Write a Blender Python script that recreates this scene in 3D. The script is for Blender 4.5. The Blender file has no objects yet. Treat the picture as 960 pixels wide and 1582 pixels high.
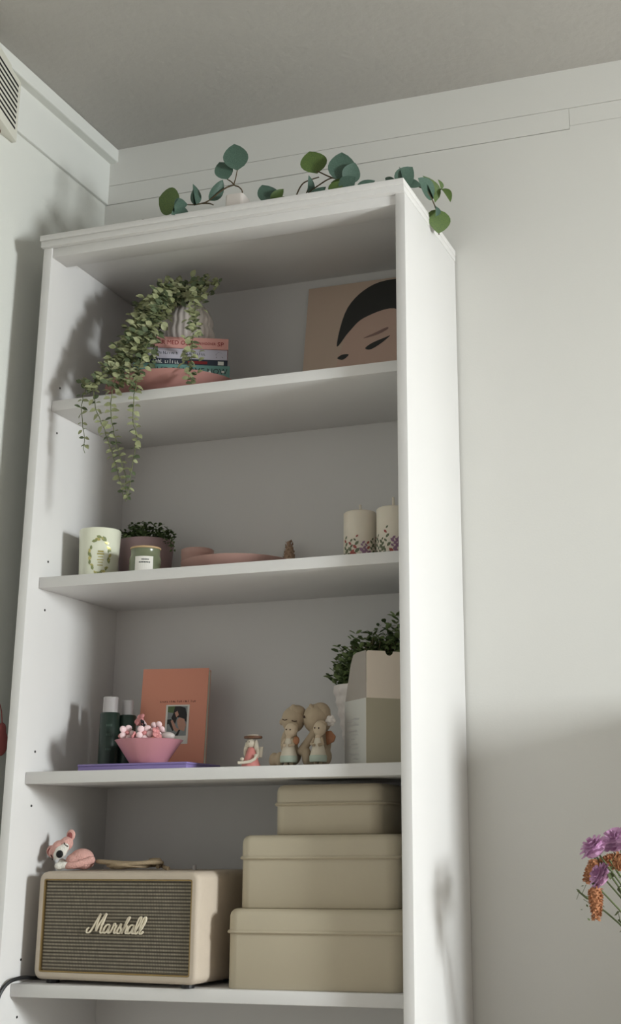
import bpy, bmesh, math, random
from mathutils import Vector, Matrix, Euler
random.seed(7)
S = bpy.context.scene
C = S.collection
PI = math.pi
Z0 = 0.56                      # height of the speaker's shelf above the floor; heights below are measured from it

# ------------------------------------------------------------------ camera, world, light, exposure
cam = bpy.data.cameras.new('camera'); cam_o = bpy.data.objects.new('camera', cam); C.objects.link(cam_o)
cam.sensor_fit = 'VERTICAL'; cam.sensor_height = 36.0; cam.sensor_width = 36.0
cam.lens = 2107.3 / 1582 * 36.0
cam.shift_x = -(607.84 - 480) / 1582; cam.shift_y = (626.18 - 791) / 1582
cam.clip_start = 0.02
_y, _p, _r = 0.3176, 0.3071, -0.0091
_f = Vector((-math.sin(_y)*math.cos(_p), math.cos(_y)*math.cos(_p), math.sin(_p)))
_rt = Vector((math.cos(_y), math.sin(_y), 0)); _up = _rt.cross(_f)
_a = math.cos(_r)*_rt + math.sin(_r)*_up; _b = -math.sin(_r)*_rt + math.cos(_r)*_up
_m = Matrix((_a, _b, -_f)).transposed().to_4x4(); _m.translation = (1.5219, -2.2794, 0.2461 + Z0)
cam_o.matrix_world = _m
S.camera = cam_o

w = bpy.data.worlds.new('world'); S.world = w; w.use_nodes = True
w.node_tree.nodes['Background'].inputs[0].default_value = (1.0, 0.985, 0.98, 1)
w.node_tree.nodes['Background'].inputs[1].default_value = 0.56

def area(name, loc, rot, sx, sy, power, col):
    l = bpy.data.lights.new(name, 'AREA'); l.shape = 'RECTANGLE'; l.size = sx; l.size_y = sy
    l.energy = power; l.color = col
    o = bpy.data.objects.new(name, l); C.objects.link(o); o.location = loc; o.rotation_euler = rot
    return o
# daylight entering through the window in the right-hand wall (local x = world z, faces -x)
area('window_daylight', (4.53, -1.00, 1.25), (0, PI/2-math.radians(45), 0), 1.05, 0.52, 392, (0.935, 0.99, 1.0))

S.view_settings.view_transform = 'Standard'; S.view_settings.look = 'None'
S.view_settings.gamma = 1.0; S.view_settings.exposure = -0.57; S.view_settings.use_curve_mapping = False

# ------------------------------------------------------------------ materials
def lin(c):
    return tuple(((v/255)/12.92 if v/255 <= .04045 else ((v/255+.055)/1.055)**2.4) for v in c) + (1,)
def mat(name, rgb, rough=.6, var=.06, vs=40, bump=0, bs=200, metal=0, trans=0, spec=.4, alpha=1, sss=0, rgb2=None):
    m = bpy.data.materials.new(name); m.use_nodes = True
    nt = m.node_tree; b = nt.nodes['Principled BSDF']
    b.inputs['Roughness'].default_value = rough; b.inputs['Metallic'].default_value = metal
    b.inputs['Transmission Weight'].default_value = trans; b.inputs['Specular IOR Level'].default_value = spec
    b.inputs['Alpha'].default_value = alpha
    if sss: b.inputs['Subsurface Weight'].default_value = sss; b.inputs['Subsurface Radius'].default_value = (.006,.004,.003)
    tc = nt.nodes.new('ShaderNodeTexCoord')
    n = nt.nodes.new('ShaderNodeTexNoise'); n.inputs['Scale'].default_value = vs; n.inputs['Detail'].default_value = 3
    nt.links.new(tc.outputs['Object'], n.inputs['Vector'])
    mx = nt.nodes.new('ShaderNodeMix'); mx.data_type = 'RGBA'
    c = lin(rgb); c2 = lin(rgb2) if rgb2 else tuple(v*(1-var) for v in c[:3]) + (1,)
    c1 = c if rgb2 else tuple(min(1, v*(1+var*.6)) for v in c[:3]) + (1,)
    mx.inputs['A'].default_value = c1; mx.inputs['B'].default_value = c2
    if rgb2:
        r = nt.nodes.new('ShaderNodeValToRGB'); r.color_ramp.elements[0].position = .4; r.color_ramp.elements[1].position = .62
        nt.links.new(n.outputs['Fac'], r.inputs[0]); nt.links.new(r.outputs[0], mx.inputs['Factor'])
    else: nt.links.new(n.outputs['Fac'], mx.inputs['Factor'])
    nt.links.new(mx.outputs['Result'], b.inputs['Base Color'])
    if bump:
        n2 = nt.nodes.new('ShaderNodeTexNoise'); n2.inputs['Scale'].default_value = bs; n2.inputs['Detail'].default_value = 4
        nt.links.new(tc.outputs['Object'], n2.inputs['Vector'])
        bp = nt.nodes.new('ShaderNodeBump'); bp.inputs['Strength'].default_value = bump; bp.inputs['Distance'].default_value = .003
        nt.links.new(n2.outputs['Fac'], bp.inputs['Height']); nt.links.new(bp.outputs[0], b.inputs['Normal'])
    return m
M = {}
M['wall'] = mat('wall_paint', (221,220,215), .85, .03, 4, .05, 260)
M['wall_left'] = mat('wall_left_paint', (216,217,211), .85, .03, 4, .12, 260)
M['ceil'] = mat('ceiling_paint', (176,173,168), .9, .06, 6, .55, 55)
M['trim'] = mat('trim_paint', (219,220,215), .55, .02, 6)
M['floor'] = mat('floor_wood', (166,156,144), .5, .2, 6)
M['lam'] = mat('white_laminate', (219,217,215), .42, .015, 8)
M['lamback'] = mat('back_board', (212,209,206), .6, .02, 8)
M['dark'] = mat('dark_hole', (30,28,26), .9)
M['vent'] = mat('vent_plastic', (222,220,208), .5, .03, 20)
M['speaker'] = mat('cream_vinyl', (196,182,165), .6, .05, 60, .35, 900)
M['gold'] = mat('brass_piping', (146,122,80), .35, .1, 60, metal=.7)
M['logo'] = mat('logo_ivory', (232,220,196), .4, .03, 80)
M['black'] = mat('black_rubber', (22,22,24), .45, .1, 60)
M['tin'] = mat('cream_tin', (188,177,155), .42, .02, 20)
M['rope'] = mat('braided_cord', (172,152,124), .85, .25, 300, .6, 700)
M['fox'] = mat('pink_yarn', (222,172,162), .95, .14, 350, .9, 420)
M['foxw'] = mat('white_yarn', (240,236,226), .95, .08, 350, .9, 420)
M['foxd'] = mat('rose_yarn', (150,84,80), .95, .14, 350, .8, 420)
M['nose'] = mat('black_nose', (10,9,9), .7, .1)
M['purple'] = mat('purple_cover', (134,118,172), .55, .06, 30)
M['page'] = mat('paper_page', (232,226,210), .9, .05, 300)
M['bottle'] = mat('dark_green_plastic', (34,50,42), .35, .12, 20)
M['bottle2'] = mat('bottle_print', (72,92,82), .5)
M['cap'] = mat('white_cap', (176,171,170), .5, .03)
M['pinkbowl'] = mat('pink_ceramic', (196,136,144), .4, .05, 20)
M['petal'] = mat('blush_petal', (238,208,210), .6, .1, 60)
M['petal2'] = mat('rose_petal', (206,136,136), .6, .1, 60)
M['petal3'] = mat('dark_petal', (34,28,32), .5)
M['shell'] = mat('pale_shell', (206,196,192), .5, .1, 60)
M['orange'] = mat('salmon_cover', (224,152,128), .6, .04, 12)
M['ink'] = mat('brown_ink', (96,40,30), .7)
M['white'] = mat('white_card', (226,222,214), .7, .02)
M['figure'] = mat('taupe_stoneware', (178,160,136), .75, .1, 60)
M['figchild'] = mat('light_taupe', (196,178,154), .75, .08, 60)
M['figdress'] = mat('cream_glaze', (206,196,178), .7, .05, 60)
M['figgreen'] = mat('pale_green_glaze', (176,186,172), .7, .05, 60)
M['copper'] = mat('copper_glaze', (158,108,76), .4, .2, 80, metal=.3)
M['figpink'] = mat('pink_glaze', (208,132,126), .6, .08, 60)
M['brown'] = mat('brown_glaze', (98,66,46), .6, .2, 120)
M['plum'] = mat('line_paint', (66,46,38), .7)
M['porc'] = mat('white_porcelain', (226,218,212), .35, .03, 30)
M['box_l'] = mat('carton_grey', (196,194,188), .55, .02)
M['box_r'] = mat('carton_sage', (182,174,152), .6, .04, 8)
M['box_f'] = mat('carton_cream', (234,220,204), .7, .03)
M['box_d'] = mat('carton_flap_grey', (160,152,144), .7, .03)
M['silver'] = mat('silver_foil', (214,214,212), .3, .05, 60, metal=.4)
M['green1'] = mat('boxwood_leaf', (82,100,60), .6, .5, 30)
M['green2'] = mat('boxwood_leaf_light', (132,150,98), .6, .3, 30)
M['trail'] = mat('trailing_leaf', (130,136,94), .65, .25, 30, rgb2=(164,167,130))
M['trail2'] = mat('trailing_leaf_dark', (88,100,70), .65, .3, 30)
M['stem'] = mat('stem_green', (104,112,70), .7, .2, 40)
M['euc'] = mat('eucalyptus_leaf', (66,90,78), .55, .25, 40, rgb2=(84,108,94))
M['euc2'] = mat('eucalyptus_leaf_olive', (92,112,54), .55, .25, 40, rgb2=(70,92,50))
M['twig'] = mat('brown_twig', (92,78,56), .8, .3, 60)
M['candle'] = mat('cream_glass', (226,227,206), .28, .02, 10, spec=.5)
M['goldp'] = mat('gold_print', (196,186,120), .3, .2, 90, metal=.5)
M['olivep'] = mat('olive_print', (138,146,96), .5, .2, 90)
M['mauve'] = mat('mauve_ceramic', (150,126,126), .6, .05, 20)
M['soil'] = mat('soil', (44,34,26), .95, .3, 80)
M['gglass'] = mat('green_glass', (112,118,92), .25, .08, 20, spec=.5)
M['wax'] = mat('ivory_wax', (224,214,198), .55, .02, 20, sss=.15)
M['pinkt'] = mat('dusty_pink', (196,158,148), .55, .06, 30)
M['conem'] = mat('dried_cone', (176,148,124), .85, .35, 90)
M['lav'] = mat('lavender_print', (150,116,140), .7, .15, 90)
M['leafp'] = mat('sage_print', (110,116,92), .7, .15, 90)
M['redp'] = mat('berry_print', (160,84,78), .7, .15, 90)
M['pinkd'] = mat('pink_dish', (190,140,132), .35, .05, 20)
M['bk1'] = mat('pink_spine', (202,148,140), .6, .03, 30)
M['bk2'] = mat('grey_spine', (186,182,194), .6, .03, 30)
M['bk3'] = mat('navy_spine', (42,48,62), .6, .05, 30)
M['bk4'] = mat('teal_spine', (104,146,138), .6, .03, 30)
M['inkr'] = mat('red_ink', (132,38,40), .7)
M['inkd'] = mat('dark_ink', (40,48,52), .7)
M['inkw'] = mat('white_ink', (222,222,214), .7)
M['alb'] = mat('sleeve_beige', (196,174,156), .5, .03, 5)
M['albskin'] = mat('sleeve_tan', (198,168,152), .5, .03, 5)
M['albhair'] = mat('sleeve_dark', (50,50,48), .5, .1, 5)
M['albmid'] = mat('sleeve_mauve', (140,112,104), .5, .05, 5)
M['mum'] = mat('mauve_flower', (196,150,186), .8, .2, 120)
M['celo'] = mat('rust_flower', (176,122,86), .85, .35, 120)
M['fstem'] = mat('flower_stem', (92,104,66), .7, .2, 60)
M['oak'] = mat('pale_wood', (190,160,120), .6, .15, 10)
M['vasec'] = mat('grey_vase', (180,178,172), .4, .04, 20)
M['red'] = mat('red_cloth', (158,86,84), .8, .1, 40)
M['photo1'] = mat('photo_green', (92,112,70), .4, .2, 200)
M['photo2'] = mat('photo_grey', (140,146,146), .4, .2, 200)
M['photo3'] = mat('photo_black', (34,30,30), .4, .2, 200)
M['photo4'] = mat('photo_skin', (190,144,124), .4, .1, 200)
# pane of the window
mg = bpy.data.materials.new('window_glass'); mg.use_nodes = True
mg.node_tree.nodes['Principled BSDF'].inputs['Transmission Weight'].default_value = 1
mg.node_tree.nodes['Principled BSDF'].inputs['Roughness'].default_value = .02
M['glass'] = mg
# woven speaker cloth: fine horizontal cords (about 4 px apart in the photograph) with a short cross weave
def grille_mat():
    m = bpy.data.materials.new('speaker_cloth'); m.use_nodes = True; nt = m.node_tree; b = nt.nodes['Principled BSDF']
    tc = nt.nodes.new('ShaderNodeTexCoord')
    def wave(direc, sc, dist):
        q = nt.nodes.new('ShaderNodeTexWave'); q.wave_type = 'BANDS'; q.bands_direction = direc
        q.inputs['Scale'].default_value = sc; q.inputs['Distortion'].default_value = dist; q.inputs['Detail Scale'].default_value = 30
        nt.links.new(tc.outputs['Object'], q.inputs['Vector']); return q
    a = wave('Z', 54, .6); c = wave('X', 95, 1.5)
    n = nt.nodes.new('ShaderNodeTexNoise'); n.inputs['Scale'].default_value = 130; nt.links.new(tc.outputs['Object'], n.inputs['Vector'])
    mx = nt.nodes.new('ShaderNodeMix'); mx.data_type = 'RGBA'
    mx.inputs['A'].default_value = lin((66,60,52)); mx.inputs['B'].default_value = lin((164,154,134))
    ad = nt.nodes.new('ShaderNodeMath'); ad.operation = 'MULTIPLY'
    mr = nt.nodes.new('ShaderNodeMapRange'); mr.inputs['To Min'].default_value = .35; mr.inputs['To Max'].default_value = 1.0
    nt.links.new(c.outputs['Fac'], mr.inputs['Value'])
    nt.links.new(a.outputs['Fac'], ad.inputs[0]); nt.links.new(mr.outputs[0], ad.inputs[1])
    a2 = nt.nodes.new('ShaderNodeMath'); a2.operation = 'MULTIPLY'; nt.links.new(ad.outputs[0], a2.inputs[0])
    mr2 = nt.nodes.new('ShaderNodeMapRange'); mr2.inputs['To Min'].default_value = .6; mr2.inputs['To Max'].default_value = 1.35
    nt.links.new(n.outputs['Fac'], mr2.inputs['Value']); nt.links.new(mr2.outputs[0], a2.inputs[1])
    nt.links.new(a2.outputs[0], mx.inputs['Factor']); nt.links.new(mx.outputs['Result'], b.inputs['Base Color'])
    bp = nt.nodes.new('ShaderNodeBump'); bp.inputs['Strength'].default_value = .6; bp.inputs['Distance'].default_value = .002
    nt.links.new(a.outputs['Fac'], bp.inputs['Height']); nt.links.new(bp.outputs[0], b.inputs['Normal'])
    b.inputs['Roughness'].default_value = .9
    return m
M['grille'] = grille_mat()

# ------------------------------------------------------------------ mesh helpers
class MB:
    def __init__(s): s.v = []; s.f = []; s.m = []; s.mi = 0
    def add(s, vs, fs, T=None):
        o = len(s.v)
        s.v += [tuple(T @ Vector(p)) if T else tuple(p) for p in vs]
        s.f += [tuple(i+o for i in f) for f in fs]; s.m += [s.mi]*len(fs); return s
    def box(s, x0, x1, y0, y1, z0, z1, T=None):
        return s.add([(x0,y0,z0),(x1,y0,z0),(x1,y1,z0),(x0,y1,z0),(x0,y0,z1),(x1,y0,z1),(x1,y1,z1),(x0,y1,z1)],
            [(0,3,2,1),(4,5,6,7),(0,1,5,4),(1,2,6,5),(2,3,7,6),(3,0,4,7)], T)
    def prism(s, pts, z0, z1, T=None):
        n = len(pts); return s.add([(x,y,z0) for x,y in pts]+[(x,y,z1) for x,y in pts],
            [tuple(reversed(range(n))), tuple(range(n,2*n))]+[(i,(i+1)%n,n+(i+1)%n,n+i) for i in range(n)], T)
    def loft(s, rings, cap0=True, cap1=True, T=None):
        n = len(rings[0]); vs = [p for r in rings for p in r]; fs = []
        for k in range(len(rings)-1):
            for i in range(n): j = (i+1)%n; fs.append((k*n+i, k*n+j, (k+1)*n+j, (k+1)*n+i))
        if cap0: fs.append(tuple(reversed(range(n))))
        if cap1: fs.append(tuple(range((len(rings)-1)*n, len(rings)*n)))
        return s.add(vs, fs, T)
    def lathe(s, prof, n=32, mod=None, T=None, cap0=True, cap1=True):
        R = []
        for r, z in prof:
            R.append([((r+(mod(2*PI*i/n, z) if mod else 0))*math.cos(2*PI*i/n), (r+(mod(2*PI*i/n, z) if mod else 0))*math.sin(2*PI*i/n), z) for i in range(n)])
        return s.loft(R, cap0, cap1, T)
    def ell(s, c, r, n=16, k=10, T=None):
        R = []
        for a in range(1, k):
            t = -PI/2 + PI*a/k; R.append([(c[0]+r[0]*math.cos(t)*math.cos(2*PI*i/n), c[1]+r[1]*math.cos(t)*math.sin(2*PI*i/n), c[2]+r[2]*math.sin(t)) for i in range(n)])
        o = len(s.v); s.loft(R, False, False, T)
        top = (c[0],c[1],c[2]+r[2]); bot = (c[0],c[1],c[2]-r[2])
        if T: top = tuple(T@Vector(top)); bot = tuple(T@Vector(bot))
        b = len(s.v); s.v += [bot, top]
        for i in range(n):
            s.f.append((b, o+(i+1)%n, o+i)); s.f.append((b+1, o+(k-2)*n+i, o+(k-2)*n+(i+1)%n)); s.m += [s.mi]*2
        return s
    def tube(s, pts, r, n=8, T=None, r1=None):
        P = [Vector(p) for p in pts]; R = []; up = Vector((0,0,1)); N = len(P)
        for i, p in enumerate(P):
            d = (P[min(i+1,N-1)] - P[max(i-1,0)]).normalized()
            a = d.cross(up) if abs(d.dot(up)) < .95 else d.cross(Vector((0,1,0)))
            a.normalize(); b = d.cross(a); rr = r if r1 is None else r+(r1-r)*i/(N-1)
            R.append([tuple(p+a*rr*math.cos(2*PI*k/n)+b*rr*math.sin(2*PI*k/n)) for k in range(n)])
        return s.loft(R, True, True, T)
    def mesh(s, name, mats, smooth=False, bevel=0, seg=2, ang=40):
        me = bpy.data.meshes.new(name); me.from_pydata(s.v, [], s.f)
        for mm in (mats if isinstance(mats, (list,tuple)) else [mats]): me.materials.append(M[mm])
        me.polygons.foreach_set('material_index', s.m)
        bm = bmesh.new(); bm.from_mesh(me); bmesh.ops.recalc_face_normals(bm, faces=bm.faces)
        if bevel:
            es = [e for e in bm.edges if len(e.link_faces)==2 and e.calc_face_angle(0) > math.radians(30)]
            bmesh.ops.bevel(bm, geom=es, offset=bevel, segments=seg, profile=.5, affect='EDGES', clamp_overlap=True)
        for f in bm.faces: f.smooth = bool(smooth or bevel)
        if smooth or bevel:
            for e in bm.edges:
                if len(e.link_faces)==2 and e.calc_face_angle(0) > math.radians(ang): e.smooth = False
        bm.to_mesh(me); bm.free(); return me
    def build(s, name, mats, parent=None, loc=(0,0,0), **k):
        return link(name, s.mesh(name, mats, **k), parent, loc)
def link(name, me, parent=None, loc=(0,0,0)):
    o = bpy.data.objects.new(name, me); C.objects.link(o); o.location = loc
    if parent: o.parent = parent
    return o
def tag(o, label, cat, group=None):
    o['label'] = label; o['category'] = cat
    if group: o['group'] = group
    return o
def thing(name, label, cat, loc, rz=0, group=None):
    o = bpy.data.objects.new(name, None); C.objects.link(o); o.empty_display_size = .05
    o.location = (loc[0], loc[1], loc[2]+Z0); o.rotation_euler = (0,0,rz)
    return tag(o, label, cat, group)
def struct(o): o['kind'] = 'structure'; return o
def rr(w, h, r, n=6):            # rounded rectangle ring, centred
    P = []
    for cx, cy, a0 in ((w/2-r,h/2-r,0),(-w/2+r,h/2-r,PI/2),(-w/2+r,-h/2+r,PI),(w/2-r,-h/2+r,1.5*PI)):
        for i in range(n+1): a = a0+PI/2*i/n; P.append((cx+r*math.cos(a), cy+r*math.sin(a)))
    return P
def baked(mb, name, mats, parent, vox, smooth=6, loc=(0,0,0)):      # blobs fused into one continuous skin
    me = mb.mesh(name, mats); o = bpy.data.objects.new('tmp', me); C.objects.link(o)
    r = o.modifiers.new('r','REMESH'); r.mode = 'VOXEL'; r.voxel_size = vox; r.use_smooth_shade = True
    q = o.modifiers.new('s','SMOOTH'); q.iterations = smooth; q.factor = .5
    dg = bpy.context.evaluated_depsgraph_get(); new = bpy.data.meshes.new_from_object(o.evaluated_get(dg)); new.name = name
    bpy.data.objects.remove(o); bpy.data.meshes.remove(me)
    if not new.materials: new.materials.append(M[mats])
    return link(name, new, parent, loc)
def text(s, size, mname, name, parent, T, ext=.0002, sx=1.0):       # flat print: letters lie in local XY
    cu = bpy.data.curves.new('t','FONT'); cu.body = s; cu.size = size; cu.extrude = ext; cu.resolution_u = 2
    o = bpy.data.objects.new('t', cu); C.objects.link(o)
    dg = bpy.context.evaluated_depsgraph_get(); me = bpy.data.meshes.new_from_object(o.evaluated_get(dg)); bpy.data.objects.remove(o)
    me.name = name; me.materials.clear(); me.materials.append(M[mname])
    if sx != 1: me.transform(Matrix.Diagonal((sx,1,1,1)))
    q = link(name, me, parent); q.matrix_local = T; return q
def strokes_print(name, parent, m, x, y, z, h, words, T=None, cw=None):      # lettering too small to read: rows of short strokes
    rg = random.Random(len(name)+words[0]); mb = MB(); cw = cw or h*.62
    for wl in words:
        for i in range(wl):
            k_ = rg.choice((0,1,2)); hh = h*(1.35 if rg.random() < .25 else 1)
            mb.box(x, x+cw*.22, y-.0003, y, z, z+hh, T)
            if k_: mb.box(x+cw*.22, x+cw*.68, y-.0003, y, z+(h*.78 if k_ == 1 else 0), z+(h if k_ == 1 else h*.22), T)
            if k_ == 1: mb.box(x+cw*.55, x+cw*.75, y-.0003, y, z, z+h*.78, T)
            x += cw
        x += cw*.8
    o = mb.build(name, m, parent); o['kind'] = 'stuff'; return o
FRONT = Matrix.Rotation(PI/2, 4, 'X')         # XY lettering turned to face -y
def cyl_patch(mb, R, shape, th0, z0, sc=1, rot=0, off=.0004):       # flat print wrapped on a round wall of radius R (or R(z))
    vs = []
    for u, v in shape:
        a = u*math.cos(rot)-v*math.sin(rot); b = u*math.sin(rot)+v*math.cos(rot)
        zz = z0+b*sc; rad = (R(zz) if callable(R) else R)+off
        t = th0 + a*sc/rad; vs.append((rad*math.cos(t), rad*math.sin(t), zz))
    mb.add(vs, [tuple(range(len(vs)))])
LEAFP = [(math.sin(2*PI*i/10)*.32*(1 if abs(math.sin(2*PI*i/10))<2 else 1), .5-.5*math.cos(2*PI*i/10)) for i in range(10)]
def leaf_mesh(name, mname, wid=.8, curl=.15, fold=.12, n=6, tip=1.0):
    vs = []; fs = []
    for i in range(n+1):
        t = i/n; wv = wid*.5*max(.02, math.sin(PI*min(1,t**(.85*tip)))**.75)
        z = -curl*t*t
        vs += [(-wv, t, z+fold*wv), (0, t, z), (wv, t, z+fold*wv)]
    for i in range(n):
        for k in (0,1): a = i*3+k; fs.append((a, a+1, a+4, a+3))
    mb = MB(); mb.add(vs, fs); return mb.mesh(name, mname, smooth=True, ang=180)
def frame_mat(pos, direc, normal, size):
    y = Vector(direc).normalized(); x = y.cross(Vector(normal)); 
    if x.length < 1e-4: x = y.cross(Vector((1,0,0.3)))
    x.normalize(); z = x.cross(y)
    m = Matrix((x,y,z)).transposed().to_4x4() @ Matrix.Scale(size, 4); m.translation = Vector(pos); return m
def rnd(a=1): return Vector((random.uniform(-a,a), random.uniform(-a,a), random.uniform(-a,a)))

# ------------------------------------------------------------------ the room
XL, YB, ZC = -0.078, 0.3655, 1.862 + Z0
XR, YF = 4.6, -3.4
mb = MB(); mb.box(XL-.1, XR+.12, YB, YB+.1, 0, ZC); mb.box(XL, 1.0646, YB-.004, YB, 0, 1.7140+Z0); mb.box(1.0646, XR, YB-.004, YB, 0, 1.7222+Z0); struct(mb.build('wall_back', 'wall'))
struct(MB().box(XL-.1, XL, YF, YB, 0, ZC).build('wall_left', 'wall_left'))
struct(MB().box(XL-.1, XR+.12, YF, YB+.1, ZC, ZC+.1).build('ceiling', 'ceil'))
struct(MB().box(XL-.1, XR+.12, YF, YB+.1, -.1, 0).build('floor', 'floor'))
WY0, WY1, WZ0, WZ1 = -1.29, -0.71, .69, 1.81
mb = MB(); mb.box(XR, XR+.12, YF, WY0, 0, ZC); mb.box(XR, XR+.12, WY1, YB, 0, ZC); mb.box(XR, XR+.12, WY0, WY1, 0, WZ0); mb.box(XR, XR+.12, WY0, WY1, WZ1, ZC)
struct(mb.build('wall_right', 'wall'))
mb = MB()
for a in ((WY0,WY0+.03,WZ0,WZ1),(WY1-.03,WY1,WZ0,WZ1),(WY0+.03,WY1-.03,WZ0,WZ0+.03),(WY0+.03,WY1-.03,WZ1-.03,WZ1)): mb.box(XR+.04, XR+.09, *a)
win = struct(mb.build('window_1', 'trim')); MB().box(XR+.062, XR+.068, WY0+.03, WY1-.03, WZ0+.03, WZ1-.03).build('pane', 'glass', win)
# back wall: flat picture-rail board, in two lengths with a butt joint
struct(MB().box(XL, 1.0640, YB-.004, YB, 1.7160+Z0, 1.7653+Z0).build('trim_1', 'wall'))
struct(MB().box(1.0652, XR, YB-.003, YB, 1.7234+Z0, 1.7653+Z0).build('trim_2', 'wall'))
struct(MB().box(XL, XR, YB-.004, YB, 1.7665+Z0, ZC).build('trim_5', 'wall'))
# left wall: frieze board and ceiling batten
struct(MB().box(XL, XL+.007, YF, YB, 1.7155+Z0, 1.840+Z0).build('trim_3', 'trim', bevel=.001, seg=1))
struct(MB().box(XL, XL+.028, YF, YB-.001, 1.826+Z0, ZC).build('trim_4', 'trim', bevel=.002, seg=1))

# extractor vent on the left wall, slanted grille side towards the corner
vent = thing('wall_vent', 'cream plastic louvred vent high on the left wall under the ceiling', 'vent', (XL, -.03, 1.682))
va = math.radians(14.5); sd = Vector((math.sin(va), -math.cos(va), 0)); nn = Vector((math.cos(va), math.sin(va), 0)); q0 = Vector((.012,-.004,0)); q1 = q0+sd*.30
MB().prism([(0,-.42),(0,-.004),(q0.x,q0.y),(q1.x,q1.y),(q1.x,-.42)], 0, .152).build('housing', 'vent', vent, bevel=.002)
MB().prism([(.010,-.40),(.010,-.06),(.055,-.22),(.070,-.40)], -.006, 0).build('underside_shade_plate', 'brown', vent)  # brown plate puts the shade under the housing into its colour
for i in range(9):
    z = .022 + i*.0128
    T = Matrix((sd, nn, Vector((0,0,1)))).transposed().to_4x4(); T.translation = Vector((q0.x,q0.y,z))
    MB().box(.016, .150, -.002, .0006, 0, .0050, T=T).build('slot', 'dark', vent)

# ------------------------------------------------------------------ bookcase
W, D, t, s_, ts = .80, .3555, .0197, .0382, .0218
ZT = 1.4366
bc = thing('bookcase', 'tall white laminate bookcase with open shelves standing against the wall', 'bookcase', (0,0,-Z0))
def bpart(name, x0,x1,y0,y1,z0,z1, m='lam', bev=.0012): return MB().box(x0,x1,y0,y1,z0+Z0,z1+Z0).build(name, m, bc, bevel=bev, seg=2)
sp = bpart('side_panel', 0, t, 0, D, -Z0, ZT); bpart('side_panel', W-t, W, 0, D, -Z0, ZT)
bpart('back_panel', t, W-t, D-.006, D, -Z0+.06, ZT, 'lamback', 0)
bpart('top_board', -.003, W+.001, -.008, D, ZT, ZT+.0135); bpart('crown_board', -.004, W+.0015, -.012, D+.001, ZT+.0135, ZT+.0258)
bpart('top_rail', t, W-t, .004, .060, ZT-.021, ZT)
zs = [1.1092, .743, .3711, 0.0]
for z in zs + [-.37]: bpart('shelf', t+.0005, W-t-.0005, s_, D-.007, z-ts, z)
bpart('plinth', t, W-t, .02, .036, -Z0, -Z0+.06)
for yy in (.066,):
    for z in (1.0476, 1.1455, .7792, .6822, .41, .31, .0387, -.0585):
        MB().lathe([(.0024,-.0002),(.0024,.0006)], 10).build('peg_hole', 'dark', bc).matrix_local = Matrix.Translation((t, yy, z+Z0)) @ Matrix.Rotation(PI/2,4,'Y')

# ------------------------------------------------------------------ speaker shelf
sp = thing('speaker', 'cream vinyl box speaker with a woven grey grille and script lettering', 'speaker', (.235,.131,0), -math.radians(6.4))
SW, SH, SD = .350, .186, .185
def yring(w,h,r,y,zc): return [(x, y, zc+z) for x,z in rr(w,h,r)]
zc = .0065+SH/2
MB().loft([yring(SW-.02,SH-.02,.012,SD/2,zc), yring(SW-.006,SH-.006,.016,SD/2-.003,zc), yring(SW,SH,.016,SD/2-.010,zc),
    yring(SW,SH,.016,-SD/2+.012,zc), yring(SW-.002,SH-.002,.015,-SD/2+.005,zc), yring(SW-.008,SH-.008,.013,-SD/2+.0008,zc), yring(SW-.014,SH-.014,.010,-SD/2,zc),
    yring(SW-.026,SH-.026,.004,-SD/2,zc), yring(SW-.026,SH-.026,.004,-SD/2+.008,zc)]).build('body', 'speaker', sp, smooth=True, ang=60)
gw, gh = SW-.027, SH-.027
MB().loft([yring(gw,gh,.004,-SD/2+.0078,zc), yring(gw,gh,.004,-SD/2+.0005,zc), yring(gw-.0045,gh-.0045,.002,-SD/2+.0005,zc), yring(gw-.0045,gh-.0045,.002,-SD/2+.0078,zc)], False, False).build('grille_piping', 'gold', sp)
g = MB(); g.box(-gw/2+.004, gw/2-.004, -SD/2+.004, -SD/2+.0076, zc-gh/2+.004, zc+gh/2-.004); g.build('grille', 'grille', sp)
# script lettering, drawn as slanted ribbons: strokes in units of letter height
def bez(pts, n=7):
    P = [Vector((a,b,0)) for a,b in pts]; out = []
    for i in range(len(P)-1):
        p0 = P[max(i-1,0)]; p1 = P[i]; p2 = P[i+1]; p3 = P[min(i+2,len(P)-1)]
        for k in range(n):
            u = k/n; out.append(.5*((2*p1)+(p2-p0)*u+(2*p0-5*p1+4*p2-p3)*u*u+(3*p1-p0-3*p2+p3)*u**3))
    out.append(P[-1]); return out
A_ = lambda x: [(x+.50,.62),(x+.30,.70),(x+.08,.50),(x+.02,.20),(x+.16,.02),(x+.36,.14),(x+.50,.45),(x+.54,.66)]
A2 = lambda x: [(x+.53,.64),(x+.50,.30),(x+.52,.06),(x+.64,.04),(x+.78,.2)]
L_ = lambda x: [(x,.12),(x+.26,.60),(x+.40,1.10),(x+.29,1.32),(x+.15,1.08),(x+.06,.50),(x+.10,.10),(x+.24,.01),(x+.40,.20)]
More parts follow.
